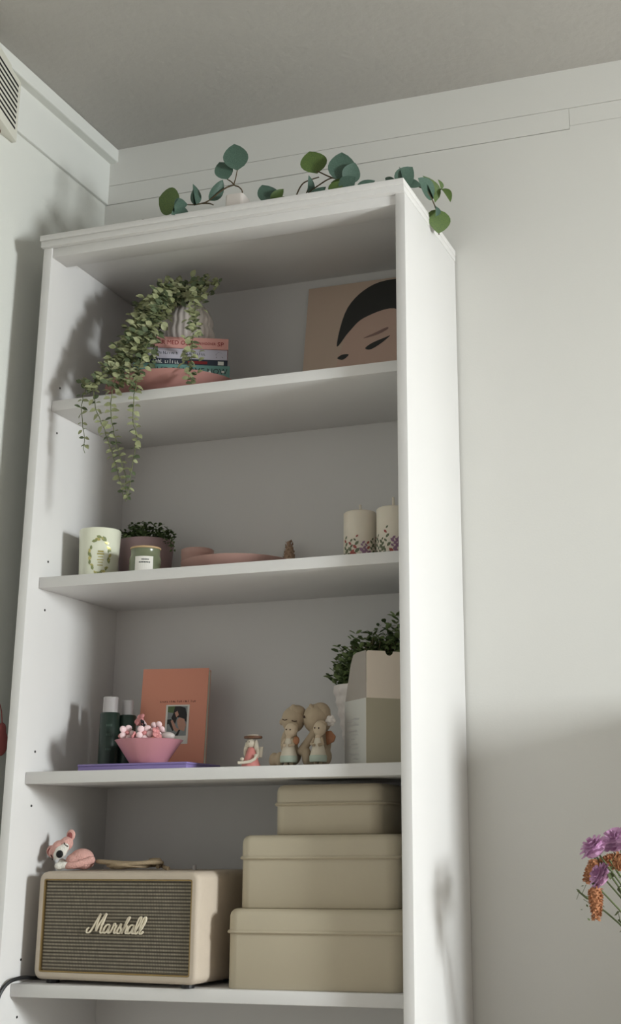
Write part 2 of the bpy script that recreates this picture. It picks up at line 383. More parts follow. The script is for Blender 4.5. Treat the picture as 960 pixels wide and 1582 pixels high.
strokes = [
 [(-.42,.42),(-.58,.28),(-.55,.06),(-.34,.02),(-.12,.25),(.10,.75),(.36,1.38),(.40,1.52)],
 [(.40,1.52),(.34,.9),(.33,.30),(.36,.18)], [(.36,.18),(.60,.80),(.90,1.40),(.98,1.54)], [(.98,1.54),(.86,.95),(.80,.25),(.88,.03),(1.04,.06),(1.16,.24)],
 A_(1.10), A2(1.10),
 [(1.84,.10),(1.98,.45),(2.06,.78),(2.16,.62),(2.30,.62),(2.22,.28),(2.24,.05),(2.38,.06),(2.48,.2)],
 [(2.44,.14),(2.62,.50),(2.72,.78)], [(2.72,.78),(2.74,.52),(2.86,.30),(2.80,.06),(2.60,.02),(2.50,.16)], [(2.80,.06),(2.96,.14)],
 [(2.94,.05),(3.12,.55),(3.36,1.10),(3.38,1.30),(3.26,1.12),(3.12,.55),(2.98,.02)], [(3.02,.20),(3.22,.58),(3.40,.60),(3.40,.40),(3.36,.12),(3.46,.03),(3.60,.2)],
 A_(3.52), A2(3.52), L_(4.22), L_(4.66)]
mb = MB(); LS = .0215
for st in strokes:
    P = bez(st); P = [Vector(((p.x + .26*p.y)*LS, 0, p.y*LS)) for p in P]
    rings = []
    for i, p in enumerate(P):
        d = (P[min(i+1,len(P)-1)]-P[max(i-1,0)]).normalized(); wv = .00085 + .0008*abs(d.z)
        q = Vector((d.z,0,-d.x))*wv
        rings.append([tuple(p+q+Vector((0,-.0016,0))), tuple(p-q+Vector((0,-.0016,0))), tuple(p-q+Vector((0,.0016,0))), tuple(p+q+Vector((0,.0016,0)))])
    mb.loft(rings)
lo = mb.build('script_logo', 'logo', sp, loc=(-.048, -SD/2+.001, zc-.012)); lo['label'] = 'raised ivory script lettering'
for x in (-.145,.145):
    for y in (-.07,.07): MB().lathe([(.011,0),(.012,.001),(.012,.0075)], 16).build('foot', 'black', sp, (x,y,0))
MB().lathe([(.0036,0),(.0036,.009),(.0022,.0105)], 12).build('switch_knob', 'cap', sp, (.088,.028,.0065+SH-.0015))

# crocheted sleeping fox lying on the speaker
fx = thing('crochet_fox', 'pink crocheted sleeping fox with round ears lying on the cream speaker', 'toy', (.083,.115,.1932), math.radians(8))
k = .000136
def fp(x,y): return ((x-460)*k, 0, (590-y)*k)
def fe(mb, x, y, rx, ry, dy=0, ryy=None): p = fp(x,y); return mb.ell((p[0], dy, p[2]), (rx*k, (ryy or rx)*k, ry*k))
b = MB(); fe(b, 610,430,170,128,.004,150); fe(b,520,470,130,110,.0,140); fe(b,640,490,150,95,.004,150); baked(b,'body','fox',fx,.0022,4)
b = MB()
for i in range(15):
    a = i/14; x = 790-(790-480)*a**1.1; y = 455+75*math.sin(a*PI/2); fe(b, x, y, 52-6*a, 52-4*a, -.008-.016*math.sin(a*2.2), 52)
tl = baked(b,'tail','fox',fx,.002,4)
b = MB(); fe(b,430,522,82,50,-.022,50); fe(b,360,530,60,52,-.024,50); baked(b,'tail_tip','foxw',tl,.002,3)
b = MB(); fe(b,310,545,50,46,-.004,50); fe(b,330,500,60,70,.0,60); baked(b,'chest','foxw',fx,.002,3)
hd = MB(); fe(hd,300,300,120,112,-.004,105); fe(hd,390,235,92,95,-.002,95); fe(hd,215,355,80,82,-.003,85); head = baked(hd,'head','fox',fx,.002,4)
mz = MB(); fe(mz,345,340,92,88,-.013,60); fe(mz,400,285,60,62,-.012,48); fe(mz,285,390,52,66,-.012,48); baked(mz,'muzzle','foxw',head,.0018,4)
n_ = MB(); fe(n_,362,375,52,52,-.0235,30); n_.build('nose','nose',head,smooth=True)
for ex, ey in ((150,335),(432,125)):
    e_ = MB(); fe(e_,ex,ey,66,78,.002,30); ea = e_.build('ear','fox',head,smooth=True)
    e_ = MB(); fe(e_,ex-4,ey+8,38,48,-.0018,14); e_.build('inner_ear','foxd',ea,smooth=True)
for (x0,y0),(x1,y1),(x2,y2) in (((395,225),(415,258),(458,275)),((212,385),(232,415),(240,455))):
    q = [fp(x0,y0),fp(x1,y1),fp(x2,y2)]; MB().tube([(a,-.0165,c) for a,_,c in q], .0011, 6).build('closed_eye','plum',head)

# heap of braided cord on the speaker
mb = MB(); pts = []
for i in range(120):
    a = i/119*2*PI*3.2; rx = .056-.012*math.sin(a*.31)-.010*i/119; pts.append((rx*math.cos(a)+.010*math.sin(a*.7), (.040-.012*i/119)*math.sin(a), .0035+.0022*(1+math.sin(a*1.7))+i/119*.0105))
pts += [(.06,.015,.006),(.072,.0,.004),(.085,-.012,.0032)]
mb.tube(pts, .0036, 8); rp = mb.build('braided_cord', 'rope', None, (.200,.135,.1926+Z0), smooth=True); tag(rp, 'beige braided cord coiled on top of the cream speaker', 'cord')
# black power cable at the left edge of the shelf
P = [(.048,.13,.004),(.040,.085,.006),(.038,.05,.010),(.030,.022,.006),(.0235,.006,-.008),(.0215,-.004,-.03),(.021,-.007,-.07),(.0215,-.006,-.14),(.024,-.002,-.2)]
P2 = []
for i in range(len(P)-1):
    for q in range(6):
        p0,p1,p2,p3 = [Vector(P[max(0,min(len(P)-1,i+d))]) for d in (-1,0,1,2)]; u = q/6
        P2.append(.5*((2*p1)+(p2-p0)*u+(2*p0-5*p1+4*p2-p3)*u*u+(3*p1-p0-3*p2+p3)*u**3))
P2.append(Vector(P[-1]))
tag(MB().tube(P2, .0034, 8).build('power_cable', 'black', None, (0,0,Z0), smooth=True), 'black cable hanging over the shelf edge at the left of the speaker', 'cable')

# three nested tins
def tin(label, x, y, z, w_, d_, h, hr):
    T = thing('storage_tin', label, 'tin box', (x+w_/2, y+d_/2, z), 0, 'cream tin boxes in a stack')
    def R(i, zz, r=.024): return [(a,b,zz) for a,b in rr(w_-2*i, d_-2*i, max(.004,r-i), 6)]
    MB().loft([R(.003,0), R(.0015,.0015), R(.0015,hr)]).build('body','tin',T,smooth=True,ang=50)
    L = MB(); L.loft([R(.0012,hr-.0035), R(-.0016,hr-.003), R(-.0036,hr-.0006), R(-.0018,hr+.0022), R(.0006,hr+.003), R(.0008,h-.012), R(.0025,h-.006), R(.0065,h-.002), R(.012,h)])
    L.build('lid','tin',T,smooth=True,ang=50); return T
tin('large cream tin box at the bottom of the stack on the lowest shelf', .4385,.047,0,.325,.235,.130,.0925)
tin('medium cream tin box in the middle of the stack of three', .4530,.062,.1302,.298,.212,.1225,.0845)
tin('small cream tin box on top of the stack under the shelf', .5085,.085,.2529,.205,.165,.0865,.053)

# ------------------------------------------------------------------ third shelf: books, bottles, bowl, figures
z3 = zs[2]
def book(name, label, loc, rz, w_, d_, h, cover, group=None, cat='book'):   # lies flat, spine on the local -y side
    B = thing(name, label, cat, loc, rz, group)
    c = MB(); c.box(-w_/2,w_/2,-d_/2,d_/2,0,.0018); c.box(-w_/2,w_/2,-d_/2,d_/2,h-.0018,h); c.box(-w_/2,w_/2,-d_/2,-d_/2+.0018,.0018,h-.0018)
    c.build('cover', cover, B); MB().box(-w_/2+.003,w_/2-.003,-d_/2+.0018,d_/2-.004,.0018,h-.0018).build('pages','page',B); return B
lb_ = thing('lilac_box', 'flat lilac box lying under the bottles and pink bowl', 'box', (.2235,.148,z3))
MB().box(-.114,.114,-.072,.072,0,.009).build('base','purple',lb_,bevel=.001); MB().box(-.115,.115,-.073,.073,.0092,.0131).build('lid','purple',lb_,bevel=.001)
zb = z3+.0132
def bottle(label, x, y, h, r, hc, rc):
    B = thing('lotion_bottle', label, 'bottle', (x,y,zb), 0, 'dark green bottles')
    MB().lathe([(r-.002,0),(r,.002),(r,h-.003),(r-.002,h-.0005),(rc-.002,h)], 28).build('body','bottle',B,smooth=True)
    MB().lathe([(rc,h-.0002),(rc,h+hc-.001),(rc-.001,h+hc)], 28).build('cap','cap',B,smooth=True)
    pr = MB()
    for z in (.032,.060,.078):
        for j in range(4): cyl_patch(pr, r, [(-.0007,-.0022),(.0007,-.0022),(.0007,.0022),(-.0007,.0022)], math.radians(-62)+(j-1.5)*.0030/r, z)
    pr.build('print','bottle2',B)['kind'] = 'stuff'; return B
bottle('dark green bottle with the wider white cap at the left end', .119,.170,.104,.0195,.0300,.0148)
bottle('dark green bottle with narrower cap just behind the pink bowl', .141,.2000,.1005,.0178,.0290,.0112)
# pink bowl
bw = thing('pink_bowl', 'pink faceted bowl holding blossoms on the lilac book', 'bowl', (.236,.118,zb))
MB().lathe([(.020,.003),(.033,.0),(.0355,.002),(.061,.040),(.0645,.0435),(.0625,.0445),(.059,.041),(.032,.006),(.02,.005)], 40, mod=lambda a,z: .0008*math.cos(12*a)*(1 if z>.03 else 0)).build('bowl_wall','pinkbowl',bw,smooth=True,ang=60)
def blossom(loc, size, m, tilt, label, group=None):
    B = thing('clay_blossom', label, 'flower', loc, random.uniform(0,6), group); B.rotation_euler = (tilt[0],tilt[1],random.uniform(0,6))
    for i in range(5):
        a = 2*PI*i/5; p = MB(); p.ell((size*.62*math.cos(a), size*.62*math.sin(a), 0), (size*.42,size*.42,size*.26), 10, 6); p.build('petal', m, B, smooth=True)
    MB().ell((0,0,.0), (size*.3,size*.3,size*.22), 8, 6).build('centre','petal2',B,smooth=True)
for x,y,z,sz,m,tl,lab in (
 (.2090,.080,.0560,.0165,'petal',(1.25,.1),'large blush blossom facing out at the left of the pink bowl'),
 (.2470,.078,.0545,.0165,'petal',(1.3,.2),'large blush blossom facing out in the middle of the pink bowl'),
 (.2270,.118,.0700,.0150,'petal',(1.0,-.2),'blush blossom high up behind the two large ones'),
 (.2620,.100,.0640,.0145,'petal',(1.15,.4),'blush blossom right of the middle of the pink bowl'),
 (.2480,.132,.0640,.0140,'petal',(.7,.2),'blush blossom at the back of the pink bowl'),
 (.1930,.100,.0500,.0125,'petal2',(1.1,-.3),'rose blossom at the left rim of the pink bowl'),
 (.2280,.071,.0480,.0100,'petal2',(1.3,0),'small rose blossom between the two large blush ones'),
 (.2700,.084,.0520,.0140,'petal2',(1.15,.4),'rose blossom at the right side of the pink bowl'),
 (.2150,.115,.0830,.0130,'petal2',(1.1,.2),'topmost rose blossom standing up from the pink bowl'),
 (.2340,.094,.0730,.0090,'petal3',(1.2,0),'single black blossom among the blush ones in the bowl')):
    blossom((x,y,zb+z), sz, m, tl, lab, 'clay blossoms in the pink bowl')
sh = MB(); sh.ell((0,0,0),(.017,.010,.008),16,8); tag(sh.build('pale_shell','shell',None,(.276,.112,zb+.0500+Z0),smooth=True),'pale grey shell at the right rim of the pink bowl','shell')

# salmon book standing at the back with an instant photo on the cover
ob = thing('standing_book', 'salmon pink hardcover book leaning upright with an instant photo on it', 'book', (.222,.232,z3), math.radians(13))
lean = Matrix.Rotation(math.radians(-7), 4, 'X')
OW, OH, OT = .136, .210, .022
def op(mb, name, m, par=None, **kw):
    o = mb.build(name, m, par or ob, **kw); return o
c = MB(); c.box(-OW/2,OW/2,0,.0022,0,OH,lean); c.box(-OW/2,OW/2,OT-.0022,OT,0,OH,lean); c.box(-OW/2,-OW/2+.0022,.0022,OT-.0022,0,OH,lean); cov = c.build('cover','orange',ob)
MB().box(-OW/2+.0024,OW/2-.0006,.0022,OT-.0022,.003,OH-.003,lean).build('pages','page',ob)
pw, ph = .048, .078; px, pz = .009, .058
MB().box(px-pw/2,px+pw/2,-.0006,0,pz,pz+ph,lean).build('instant_photo','white',ob)
pic = MB(); iw = .040; ix = px-iw/2; iz = pz+.016; ih = .059
def poly(mi, pts, lay): pic.mi = mi; pic.add([tuple(lean@Vector((ix+u*iw, -.0007-.0001*lay, iz+v*ih))) for u,v in pts], [tuple(range(len(pts)))])
poly(1,[(0,0),(1,0),(1,1),(0,1)],1); poly(0,[(0,.8),(.42,.75),(.4,1),(0,1)],2)
poly(2,[(.36,1),(.62,1),(.9,.94),(1,.7),(1,.45),(.75,.6),(.5,.62),(.42,.4),(.28,.52),(.2,.6),(.3,.78)],3); poly(2,[(0,.55),(.2,.56),(.42,.2),(.3,.16),(.1,.4),(0,.38)],3); poly(2,[(.62,.2),(.7,.2),(.6,0),(.45,0)],3)
poly(3,[(.5,.52),(.62,.62),(.88,.56),(.98,.35),(.9,.15),(.65,.2),(.55,.34)],4); poly(3,[(.18,.5),(.28,.54),(.5,.26),(.66,.22),(.5,.12),(.36,.2)],4); poly(3,[(.36,.78),(.5,.84),(.58,.7),(.46,.62)],4)
pic.build('photo_print',['photo1','photo2','photo3','photo4'],ob)
strokes_print('cover_lettering', ob, 'ink', -.028, -.0001, .141, .0032, (5,4,3,4,3), lean, .0033)

# little figure in a hat
fg = thing('hat_figurine', 'tiny figurine of a girl in pink dress and brown flat hat', 'figurine', (.463,.088,z3))
def u1(x,y): return ((x-400)*.0000915, (800-y)*.0000915)
def el1(mb,x,y,rx,rz,dy=0,ry=None):
    a,c = u1(x,y); return mb.ell((a,dy,c),(rx*.0000915,(ry or rx)*.0000915,rz*.0000915))
MB().lathe([(.017,0),(.0175,.004),(.014,.012),(.0085,.026),(.006,.034),(.003,.036)],24).build('dress','figpink',fg,smooth=True)
b = MB(); el1(b,385,325,85,95,-.001); baked(b,'head','figdress',fg,.0012,2)
b = MB(); el1(b,300,380,50,110,.002); el1(b,270,480,38,120,.0); baked(b,'hair_lock','figdress',fg,.0012,2)
b = MB(); el1(b,490,370,50,120,.002); el1(b,530,500,40,140,.002); baked(b,'hair_lock','figdress',fg,.0012,2)
hl = MB(); a,c_ = u1(435,235); hl.lathe([(.006,-.001),(.0165,0),(.017,.0022),(.0165,.004),(.012,.0046)],24,T=Matrix.Translation((a,0,c_))); ht = hl.build('hat','brown',fg,smooth=True)
hl = MB(); hl.lathe([(.011,.0046),(.0105,.0062),(.004,.0072)],24,T=Matrix.Translation((a,0,c_))); hl.build('hat_crown','figdress',ht,smooth=True)
q = [(545,560),(540,640),(470,690),(350,710),(230,715)]; MB().tube([(u1(*p)[0], -.008-.004*i, u1(*p)[1]) for i,p in enumerate(q)], .0032, 8, r1=.0026).build('arm','figdress',fg,smooth=True)
b = MB(); el1(b,262,640,40,38,-.012); b.build('held_bloom','figdress',fg,smooth=True)
b = MB(); a,c_ = u1(596,510); b.prism([(-.004,-.009),(.003,-.009),(.005,.010),(-.002,.010)],-.0012,.0012,Matrix.Translation((a,.002,c_))@FRONT); b.build('wing','figdress',fg,bevel=.0008)
b = MB(); el1(b,330,300,9,9,-.0086); el1(b,300+95,305,9,9,-.0088); b.build('eyes','plum',fg)

# kissing couple figurine with two small children in front
kc = thing('couple_figurine', 'taupe stoneware figurine of a kissing couple with two children in front', 'figurine', (.557,.11,z3), math.radians(6))
q_ = .000156
def u2(x,y): return ((x-480)*q_, (835-y)*q_)
def el2(mb,x,y,rx,rz,dy=0,ry=None):
    a,c = u2(x,y); return mb.ell((a,dy,c),(rx*q_,(ry or rx)*q_,rz*q_))
boy = MB(); el2(boy,345,290,142,155,.004); el2(boy,205,315,34,40,.004); el2(boy,290,560,105,190,.010,100); el2(boy,135,755,64,90,-.004,80); el2(boy,220,750,55,90,-.012,70); el2(boy,330,700,110,120,.008,110); el2(boy,480,300,20,26,.0)
boy_o = baked(boy,'seated_boy','figure',kc,.0021,4)
hb = MB(); el2(hb,375,205,120,88,.006,120); el2(hb,365,170,45,55,-.006,45); el2(hb,430,240,60,100,.010,90); baked(hb,'hair','figure',boy_o,.0018,3)
for pts in (((250,292),(280,305),(310,296)),((365,310),(395,322),(428,318))):
    MB().tube([(u2(*p)[0], -.0165-.0012*(1 if i==1 else 0), u2(*p)[1]) for i,p in enumerate(pts)], .0009, 6).build('closed_eye','plum',boy_o)
girl = MB(); el2(girl,620,285,152,172,.004); el2(girl,680,560,120,190,.012,105); el2(girl,540,730,60,105,-.008,80); el2(girl,600,770,70,70,.0,90); el2(girl,700,720,110,120,.010,100)
for i in range(8): el2(girl, 620-150*i/7, 470+190*i/7, 58-14*i/7, 58-10*i/7, -.006-.006*i/7, 50)
girl_o = baked(girl,'seated_girl','figure',kc,.0021,4)
hb = MB(); el2(hb,670,215,125,120,.008,125); el2(hb,735,300,70,130,.008,90)
for i in range(6): el2(hb, 585+22*i, 150+26*i, 26, 34, -.010+.001*i, 40)
baked(hb,'hair','figure',girl_o,.0018,3)
b = MB(); el2(b,515,272,10,18,-.0155); b.build('eye','plum',girl_o,smooth=True)
b = MB()
for i in range(6): b.ell((u2(815,318)[0]+.0052*math.cos(i*PI/3), -.004, u2(815,318)[1]+.0056*math.sin(i*PI/3)), (.0048,.005,.0048),10,6)
el2(b,815,318,36,36,-.007); b.build('hair_flower','porc',girl_o,smooth=True)
for hx,hy,dx,lab in ((372,425,345,'l'),(716,415,700,'r')):
    ch = MB(); el2(ch,hx,hy,78,86,-.022,72); el2(ch,dx,hy+110,40,70,-.022,40)
    a,c_ = u2(dx,745); o_ = baked(ch,'child','figchild',kc,.0016,2)
    b = MB(); el2(b,hx-42,hy-5,8,10,-.0325); el2(b,hx+8,hy-2,8,10,-.0335); b.build('eyes','plum',o_)['kind'] = 'stuff'
    b = MB(); el2(b,hx+10,hy-50,72,50,-.018,66); baked(b,'hair','figure',o_,.0016,2)
    MB().lathe([(.0148,0),(.0155,.003),(.0118,.016),(.0082,.030),(.005,.037),(.003,.0385)],24,T=Matrix.Translation((a,-.022,c_))).build('dress','figdress',o_,smooth=True)
    MB().lathe([(.0150,-.007),(.0160,-.004),(.0160,.003),(.0152,.0045)],24,T=Matrix.Translation((a,-.022,c_))).build('hem','figgreen',o_,smooth=True)
    for sx in (-1,1): MB().tube([(a+sx*.005,-.022,0.0),(a+sx*.0048,-.022,c_-.002)],.0036,8).build('leg','figure',o_,smooth=True)
    for sx in (-1,1): MB().tube([(a+sx*.007,-.024,c_+.034),(a+sx*.011,-.030,c_+.024),(a+sx*.004,-.036,c_+.022)],.0028,8).build('arm','figure',o_,smooth=True)
b = MB(); b.ell((u2(445,545)[0],-.028,u2(445,545)[1]),(.0062,.004,.0078),12,8); b.build('copper_heart','copper',kc,smooth=True)
b = MB(); a,c_ = u2(800,520); b.prism([(-.004,-.013),(.010,-.006),(.013,.003),(.004,.014),(-.006,.012)],-.003,.003,Matrix.Translation((a,-.006,c_))@FRONT); b.build('copper_satchel','copper',kc,bevel=.0015)

# ------------------------------------------------------------------ white vase with boxwood, carton
def shoots(mb, n, base, spread, hmin, hmax, leaf, per, mi2=.48, hang=0):
    for i in range(n):
        a = random.uniform(0,2*PI); rr_ = math.sqrt(random.random())
        tip = Vector((math.cos(a)*rr_*spread[0], math.sin(a)*rr_*spread[1], random.uniform(hmin,hmax)*(1.05-.45*rr_*rr_)))
        st = Vector((math.cos(a)*rr_*base, math.sin(a)*rr_*base, 0))
        for j in range(per):
            u = (j+.6)/per; p = st.lerp(tip, u) + Vector((0,0,-hang*u*u)); 
            for sgn in (-1,1):
                d = Vector((math.cos(a+j*1.9+(PI if sgn<0 else 0)), math.sin(a+j*1.9+(PI if sgn<0 else 0)), random.uniform(.1,.9)))
                T = frame_mat(p, d, Vector((0,0,1))+rnd(.5), leaf*random.uniform(.7,1.25))
                mb.mi = 1 if random.random() < mi2 else 0
                mb.add([(0,0,0),(.3,.35,.05),(.26,.75,.03),(0,1,-.06),(-.26,.75,.03),(-.3,.35,.05),(0,.5,-.02)], [(0,1,6),(1,2,6),(2,3,6),(3,4,6),(4,5,6),(5,0,6)], T)
vz = thing('quilted_vase', 'tall white quilted porcelain vase filled with boxwood behind the carton', 'vase', (.622,.272,z3))
VH = .158
def vr(z): u = z/VH; return .034+.030*u**1.15
def quilt(a,z): return .0036*math.sin(8*a+z*150)*math.sin(8*a-z*150)*(1 if .004<z<VH-.004 else .5)
MB().lathe([(vr(0)-.004,0)]+[(vr(VH*i/26),VH*i/26) for i in range(27)]+[(vr(VH)-.004,VH+.0005),(vr(VH)-.006,VH-.012)],64,mod=quilt).build('vase_wall','porc',vz,smooth=True,ang=80)
MB().lathe([(vr(VH)-.007,VH-.018),(vr(VH)-.008,VH-.012)],32).build('soil','soil',vz)
mb = MB(); shoots(mb, 110, .045, (.078,.058), .05, .118, .0150, 9)
fo = mb.build('foliage',['green1','green2'],vz,(0,0,VH-.010)); fo['kind'] = 'stuff'
# second taller tuft leaning right, reaching behind the pillar
mb = MB(); shoots(mb, 75, .03, (.056,.05), .085, .155, .0150, 10)
fo = mb.build('foliage',['green1','green2'],vz,(.062,.0,VH-.008)); fo['kind'] = 'stuff'
mb = MB()
for i in range(30):
    a = random.uniform(0,2*PI); mb.tube([(.03*math.cos(a),.03*math.sin(a),VH-.016),(.05*math.cos(a)+.02,.04*math.sin(a),VH+random.uniform(.05,.09))],.0009,5)
mb.build('twigs','twig',vz)

ct = thing('open_carton', 'open white and sage carton with its flaps raised in front of the vase', 'carton', (.690,.080,z3), math.radians(45))
CW, CD, CH = .094, .092, .1165   # local +x = right-hand face, local +y = left-hand face
e = .0008
MB().box(0,CW,0,e,0,CH).build('front_face','box_r',ct); lf = MB().box(0,e,e,CD,0,CH).build('side_face','box_l',ct)
MB().box(CW-e,CW,e,CD,0,CH).build('side_face','box_l',ct); MB().box(e,CW-e,CD-e,CD,0,CH).build('front_face','box_l',ct); MB().box(e,CW-e,e,CD-e,0,e).build('bottom_face','box_l',ct)
fl = [(0,0)]+[(CW*.5-.009+.0*i,0) for i in ()]
FH = .085
arc = [(CW*.5+.008*math.cos(PI+PI*i/10), FH-.0+.008*math.sin(PI+PI*i/10)) for i in range(11)]
pts = [(.001,0),(CW-.001,0),(CW-.001,FH-.006),(CW-.006,FH)]+list(reversed(arc))+[(.004,FH),(.001,FH-.003)]
MB().prism(pts, 0, e, Matrix.Translation((0,e,CH))@FRONT).build('front_flap','box_f',ct)
MB().prism([(.001,0),(CD-.002,0),(CD*.72,.066),(CD*.60,.082),(CD*.45,FH),(.001,FH)], 0, e, Matrix.Translation((0,0,CH))@Matrix.Rotation(PI/2,4,'Z')@FRONT).build('dust_flap','box_d',ct)
pr = MB()
for i,(z0,hh,l0,l1) in enumerate(((.070,.0030,.012,.055),(.075,.0022,.030,.060),(.080,.0040,.012,.034),(.079,.0030,.040,.060),(.060,.0026,.020,.058),(.053,.0026,.014,.040),(.046,.002,.030,.052),(.036,.0022,.020,.054),(.030,.002,.016,.036),(.018,.0026,.012,.056),(.010,.0024,.014,.036))):
    pr.box(-.0003,0,.018+l0,.018+l1,z0,z0+hh)
pr.build('foil_print','silver',lf)['kind'] = 'stuff'

# ------------------------------------------------------------------ second shelf
z2 = zs[1]
cd = thing('jar_candle', 'pale cream glass candle with a golden wreath at the left end', 'candle', (.0925,.138,z2))
def cr(z): return .0378+.0045*min(1,max(0,z/.107))
MB().lathe([(.034,0),(.0368,.001),(cr(.004),.004),(cr(.05),.05),(cr(.106),.106),(cr(.107)-.001,.1075),(cr(.107)-.003,.1065),(.037,.088),(.0,.088)],48,cap1=False).build('glass_cup','candle',cd,smooth=True,ang=60)
wr = MB(); th = math.radians(-58); lf_ = [(-.0,-.5),(.22,-.2),(.25,.15),(0,.5),(-.25,.15),(-.22,-.2)]
for i in range(34):
    a = 2*PI*i/34+random.uniform(-.1,.1); rx, rz = .0215, .035
    if i % 9 == 4: continue
    u, v = rx*math.cos(a)*random.uniform(.9,1.12), rz*math.sin(a)*random.uniform(.92,1.08)
    wr.mi = 0 if (i*7)%5 < 2 else 1
    cyl_patch(wr, cr, lf_, th+u/.044, .050+v, 0.0115*random.uniform(.7,1.2), a+random.choice((-.5,.5)))
wr.mi = 0
for i,(v,wd,hh) in enumerate(((.008,.011,.0035),(.003,.014,.003),(-.003,.010,.002),(-.009,.013,.002),(-.014,.010,.0018),(-.020,.011,.0018))):
    cyl_patch(wr, cr, [(-.5,-.5),(-.25,-.5),(0,-.5),(.25,-.5),(.5,-.5),(.5,.5),(.25,.5),(0,.5),(-.25,.5),(-.5,.5)], th+.003/.044, .050+v, 1, 0) if False else None
    vs = [(-wd/2+wd*k_/6, -hh/2) for k_ in range(7)] + [(wd/2-wd*k_/6, hh/2) for k_ in range(7)]
    cyl_patch(wr, cr, vs, th+.002/.044, .050+v)
wr.build('wreath_print',['goldp','olivep'],cd)['kind'] = 'stuff'

pm = thing('mauve_planter', 'round mauve planter with a low dark green plant behind candles', 'planter', (.140,.246,z2))
MB().lathe([(.044,0),(.050,.002),(.0545,.05),(.0585,.1015),(.057,.103),(.054,.101),(.051,.088)],40).build('pot','mauve',pm,smooth=True,ang=60)
MB().lathe([(.0515,.084),(.050,.089)],24).build('soil','soil',pm)
mb = MB(); shoots(mb, 120, .046, (.062,.06), .022, .056, .0105, 5, .08)
mb.mi = 0
for (x0,z0) in ((.062,.004),(.072,-.008),(.066,-.002)):
    for j in range(7): mb.add([(0,0,0),(.3,.4,.05),(0,1,-.05),(-.3,.4,.05)],[(0,1,2,3)],frame_mat((x0+random.uniform(-.006,.006),-.02,z0+random.uniform(-.006,.006)),rnd(),rnd(),.009))
fo = mb.build('foliage',['green1','green2'],pm,(0,0,.092)); fo['kind'] = 'stuff'

gj = thing('green_jar_candle', 'small green glass jar candle with a white label before the planter', 'candle', (.214,.110,z2))
MB().lathe([(.027,0),(.0305,.0015),(.031,.005),(.031,.036),(.0295,.040),(.0285,.042),(.0285,.052),(.0292,.054)],40).build('jar','gglass',gj,smooth=True,ang=50)
MB().lathe([(.0296,.054),(.0304,.0545),(.0304,.0572),(.0296,.058)],40).build('lid','oak',gj,smooth=True)
lb = MB(); vs = [(-.0185+.037*k_/10,-.016) for k_ in range(11)]+[(.0185-.037*k_/10,.015) for k_ in range(11)]
cyl_patch(lb, .031, vs, math.radians(-66), .0215, off=.0005); lb.build('paper_label','white',gj)
lb = MB()
for j in range(7):
    cyl_patch(lb,.031,[(-.0009,-.001),(.0006,-.001),(.0008,.001),(-.0006,.001)],math.radians(-62)+(j-3)*.0021/.031,.0300,off=.0008)
    cyl_patch(lb,.031,[(-.0013,-.0013),(.0010,-.0013),(.0012,.0013),(-.0008,.0013)],math.radians(-64)+(j-3)*.0032/.031,.0245,off=.0008)
lb.build('label_print','inkd',gj)['kind'] = 'stuff'

tl_ = thing('pink_tealight', 'small dusty pink ribbed cup at the back beside the pink plate', 'candle holder', (.266,.235,z2))
MB().lathe([(.027,0),(.0315,.002),(.0325,.03),(.0325,.060),(.0335,.062),(.0335,.073),(.031,.075),(.029,.070)],40,mod=lambda a,z:.0005*math.cos(20*a)).build('cup','pinkt',tl_,smooth=True,ang=60)
pl = thing('pink_plate', 'shallow dusty pink round plate lying on the second shelf', 'plate', (.386,.178,z2))
MB().lathe([(.060,0),(.066,.001),(.085,.010),(.112,.0235),(.1145,.0255),(.112,.0265),(.085,.0135),(.064,.006),(.0,.006)],56,cap1=False).build('dish','pinkt',pl,smooth=True,ang=70)
cn = thing('dried_cone', 'tiny dried brown cone standing behind the pink plate', 'cone', (.4365,.318,z2))
cb = MB(); cb.lathe([(.004,0),(.0105,.004),(.0125,.040),(.0125,.060),(.0095,.074),(.005,.088),(.0012,.098)],14); cb.build('core','conem',cn,smooth=True)
sc_ = MB()
for i in range(40):
    a = i*2.4; u = i/40; z = .045+.048*u; r = .0115*(1-u*.75)
    sc_.add([(0,0,0),(.45,.5,.1),(0,1,-.05),(-.45,.5,.1)],[(0,1,2,3)],frame_mat((r*math.cos(a),r*math.sin(a),z),(math.cos(a)*.6,math.sin(a)*.6,.8),(math.cos(a),math.sin(a),0),.009))
sc_.build('scales','conem',cn)['kind'] = 'stuff'

def pillar(label, x, y, r, h, th, seed, wick):
    P_ = thing('pillar_candle', label, 'candle', (x,y,z2), 0, 'floral pillar candles')
    MB().lathe([(r-.002,0),(r,.002),(r,h-.003),(r-.003,h),(.006,h-.002),(.0,h-.002)],40,cap1=False).build('wax_body','wax',P_,smooth=True,ang=60)
    MB().tube([(0,0,h-.003),(.0003,0,h+wick*.5),(0,0,h+wick)],.0026,8).build('wick','wax',P_,smooth=True)
    rg = random.Random(seed); d = MB()
    for sx in range(7):
        t0 = th+(sx-3)*.36+rg.uniform(-.06,.06); hh = rg.uniform(.030,.062) if sx not in (3,4) else .034; kind = 0 if sx not in (3,4) else 1
        for j in range(7):
            z = .014+hh*j/7; d.mi = kind if rg.random() < .85 else 2
            cyl_patch(d, r, lf_, t0+rg.uniform(-.03,.03)+((-1)**j)*.13*(1-j/9), z, rg.uniform(.010,.016)*(1-j/16), ((-1)**j)*-.8)
    d.build('flower_print',['leafp','lav','redp'],P_)['kind'] = 'stuff'; return P_
pillar('white pillar candle with pressed flower print left of its twin', .647,.170,.0325,.108,math.radians(-64),3,.016)
pillar('white pillar candle half hidden behind the right side panel', .7215,.150,.0325,.106,math.radians(-75),9,.022)

